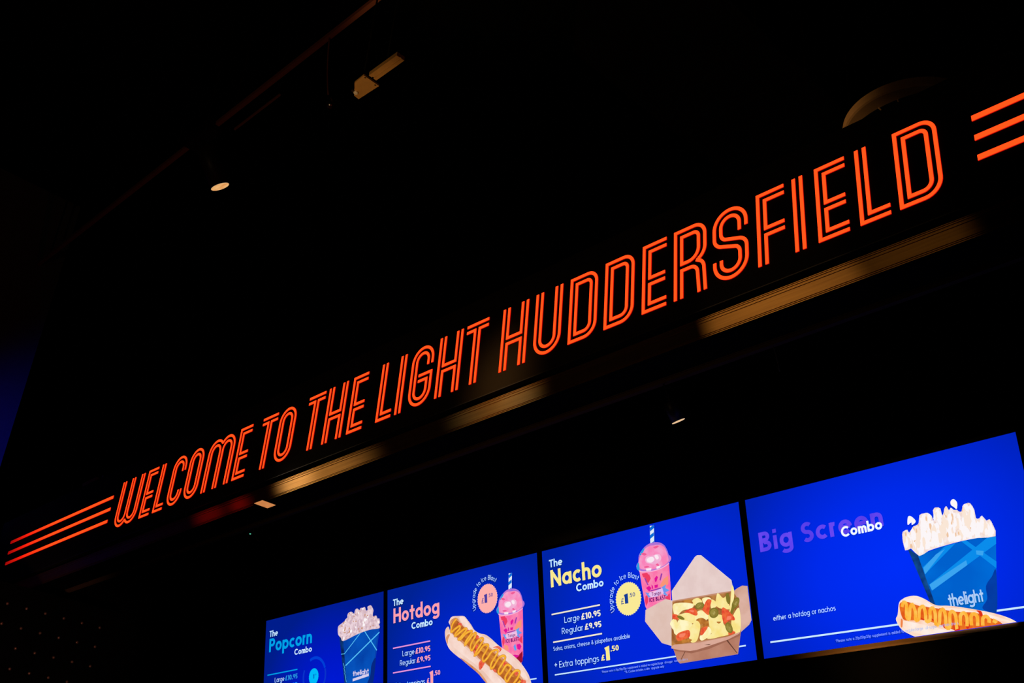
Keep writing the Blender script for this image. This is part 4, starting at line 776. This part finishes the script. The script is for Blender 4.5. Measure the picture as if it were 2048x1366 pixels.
# --- popcorn combo
bg1 = backlight('screen_blue_popcorn', (.72, .58), (.75, .62), [(0, (0, 26, 222)), (.45, (0, 24, 196)), (1, (0, 28, 140))])
t, d = screen(0, 'menu screen of the popcorn combo, leftmost and smallest in the row', bg1)
headline(d, 'The', 'Popcorn', 'Combo', CYAN, ((44, 138, 110, 39), (46, 510, 205, 84), (328, 512, 256, 36)))
prices(d, DIM, (39, 366, 346), (124, 228, 240, 369, 400), (108, 232, 246, 369, 452), (40, 366, 482), CYAN)
for a0_, a1_, wd_, mt_ in ((-20, -115, 17, RING), (95, -18, 15, RINGF), (205, 120, 15, RINGF)):
    p = Pic(); p.band(arc(545, 406, 113, 108, a0_, a1_, 24), wd_, mt_); p.build('loading_ring', d)
p = Pic(); p.seal(539, 408, 50, CYB, 30); p.text('1', 532, 545, 420, 26, .2, NAV1); p.text('.50', 548, 565, 402, 9, .16, NAV1); p.build('price_badge', d)
p = Pic(); p.shapes(DATA['box1']); p.text('thelight', 926, 1076, 448, 28, .17, LOGO, .03); p.poly([(926, 462), (1076, 448), (1076, 463), (926, 477)], LOGO); pp = catmull(DATA['pop1'], 3); p.poly(pp, PM['pop1'])
kernels(p, pp, 210, ['kernel_pink'] * 5 + ['kernel_mauve'] * 3 + ['kernel_white'] + ['kernel_brown'] * 3, 7, 15, 1, 3); p.build('popcorn_picture', d)

# --- hotdog combo
bg2 = backlight('screen_blue_hotdog', (.78, .56), (.85, .68), [(0, (0, 36, 218)), (.5, (0, 36, 198)), (1, (0, 34, 150))])
t, d = screen(1, 'menu screen of the hotdog combo with pink headings, between popcorn and nacho screens', bg2)
headline(d, 'The', 'Hotdog', 'Combo', PINK, ((50, 144, 99, 38), (54, 450, 196, 83), (213, 392, 251, 37)))
prices(d, PINK, (50, 371, 335), (134, 236, 248, 371, 389), (112, 246, 258, 371, 438), (50, 372, 470), emis('line_pink', (236, 150, 214)))
badge(d, 833, 175, 78, emis('badge_pink', (255, 176, 172)), emis('text_violet', (70, 60, 160)))
toppings(d, PINK, -12, -27)
p = Pic(); p.band([(50, 620), (1165, 619)], 6, TXT); p.build('base_line', d)
p = Pic(); p.shapes(DATA['cup'], 293, 63); p.shapes(DATA['cuplow'], 293, 63); p.text('Tango', *(TANGO[0] + 293, TANGO[1] + 293, TANGO[2] + 63) + TANGO[3:]); p.text('ICE BLAST', *(BLAST[0] + 293, BLAST[1] + 293, BLAST[2] + 63) + BLAST[3:]); p.build('drink_picture', d)
p = Pic(); p.shapes(DATA['hotdog']); p.band(curve(DATA['mustard']), 14, PM['mustard_shade']); p.band(curve(DATA['mustard']), 10, PM['mustard']); p.build('hotdog_picture', d)

# --- nacho combo
bg3 = backlight('screen_blue_nacho', (.80, .42), (.85, .70), [(0, (0, 36, 226)), (.5, (0, 38, 214)), (1, (0, 36, 168))])
t, d = screen(2, 'menu screen of the nacho combo with yellow heading and open food box', bg3)
headline(d, 'The', 'Nacho', 'Combo', YEL, ((46, 137, 92, 39), (51, 390, 192, 86), (219, 396, 240, 38)))
prices(d, TXC, (45, 364, 325), (129, 229, 242, 365, 378), (108, 248, 261, 365, 429), (46, 365, 460), TXC)
p = Pic(); p.text('Salsa, onions, cheese & jalapeños available', 45, 534, 502, 20, .10, TXT, .14); p.build('toppings_note', d)
badge(d, 542, 323, 79, emis('badge_yellow', (250, 234, 150)))
toppings(d, YEL)
p = Pic(); p.band([(46, 615.5), (1161, 616)], 6, TXT); p.build('base_line', d)
p = Pic(); p.shapes(DATA['cup3']); p.text('Tango', *TANGO); p.text('ICE BLAST', *BLAST); p.build('drink_picture', d)
p = Pic(); p.shapes(DATA['nachos']); p.build('nacho_box_picture', d)
p = Pic(); p.text('*Please note a 25p/30p/35p supplement is added to regular/large full-sugar fountain drinks', 350, 852, 640, 10, .11, FINE, .15); p.text('**XL Combo includes a drink upgrade only', 488, 719, 656, 10, .11, FINE, .15); p.build('fine_print', d)

# --- big screen combo
bg4 = backlight('screen_blue_big', (.66, .40), (.78, .62), [(0, (0, 46, 250)), (.45, (0, 42, 236)), (.8, (0, 36, 205)), (1, (0, 34, 182))])
t, d = screen(3, 'menu screen of the big screen combo, largest and rightmost in the row', bg4)
p = Pic(); p.text('Big', 46, 210, 240, 84, .19, PURP, .13); p.build('product_name', d)
p = Pic(); p.text('Screen', 256, 628, 240, 84, .19, PURP, .12); p.build('product_name', d)
p = Pic(); p.text('Combo', 438, 621, 251, 43, .2, TXW, .07); p.build('heading_text', d)
p = Pic(); p.text('either a hotdog or nachos', 68, 363, 534, 21, .11, TXT, .12); p.build('offer_text', d)
p = Pic(); p.band([(40, 618), (1165, 632)], 7, TXT); p.build('base_line', d)
p = Pic(); p.shapes(DATA['box4']); p.text('thelight', 834, 970, 590, 46, .16, emis('text_logo_blue_white', (176, 206, 244)), .03); pp = catmull(DATA['pop4'], 2); p.poly(pp, PM['pop4'])
kernels(p, pp, 240, ['kernel_white'] * 6 + ['kernel_cream'] * 3 + ['kernel_tan'], 6, 12, 2.6, 8); p.shapes(DATA['loose4']); p.build('popcorn_picture', d)
p = Pic(); p.shapes(DATA['hot4']); p.band(curve(DATA['must4'], 3), 13, PM['mustard4']); p.build('hotdog_picture', d)
p = Pic(); p.text('*Please note a 25p/30p/35p supplement is added to regular/large full-sugar fountain drinks', 348, 860, 659, 11, .11, FINE, .15); p.build('fine_print', d)
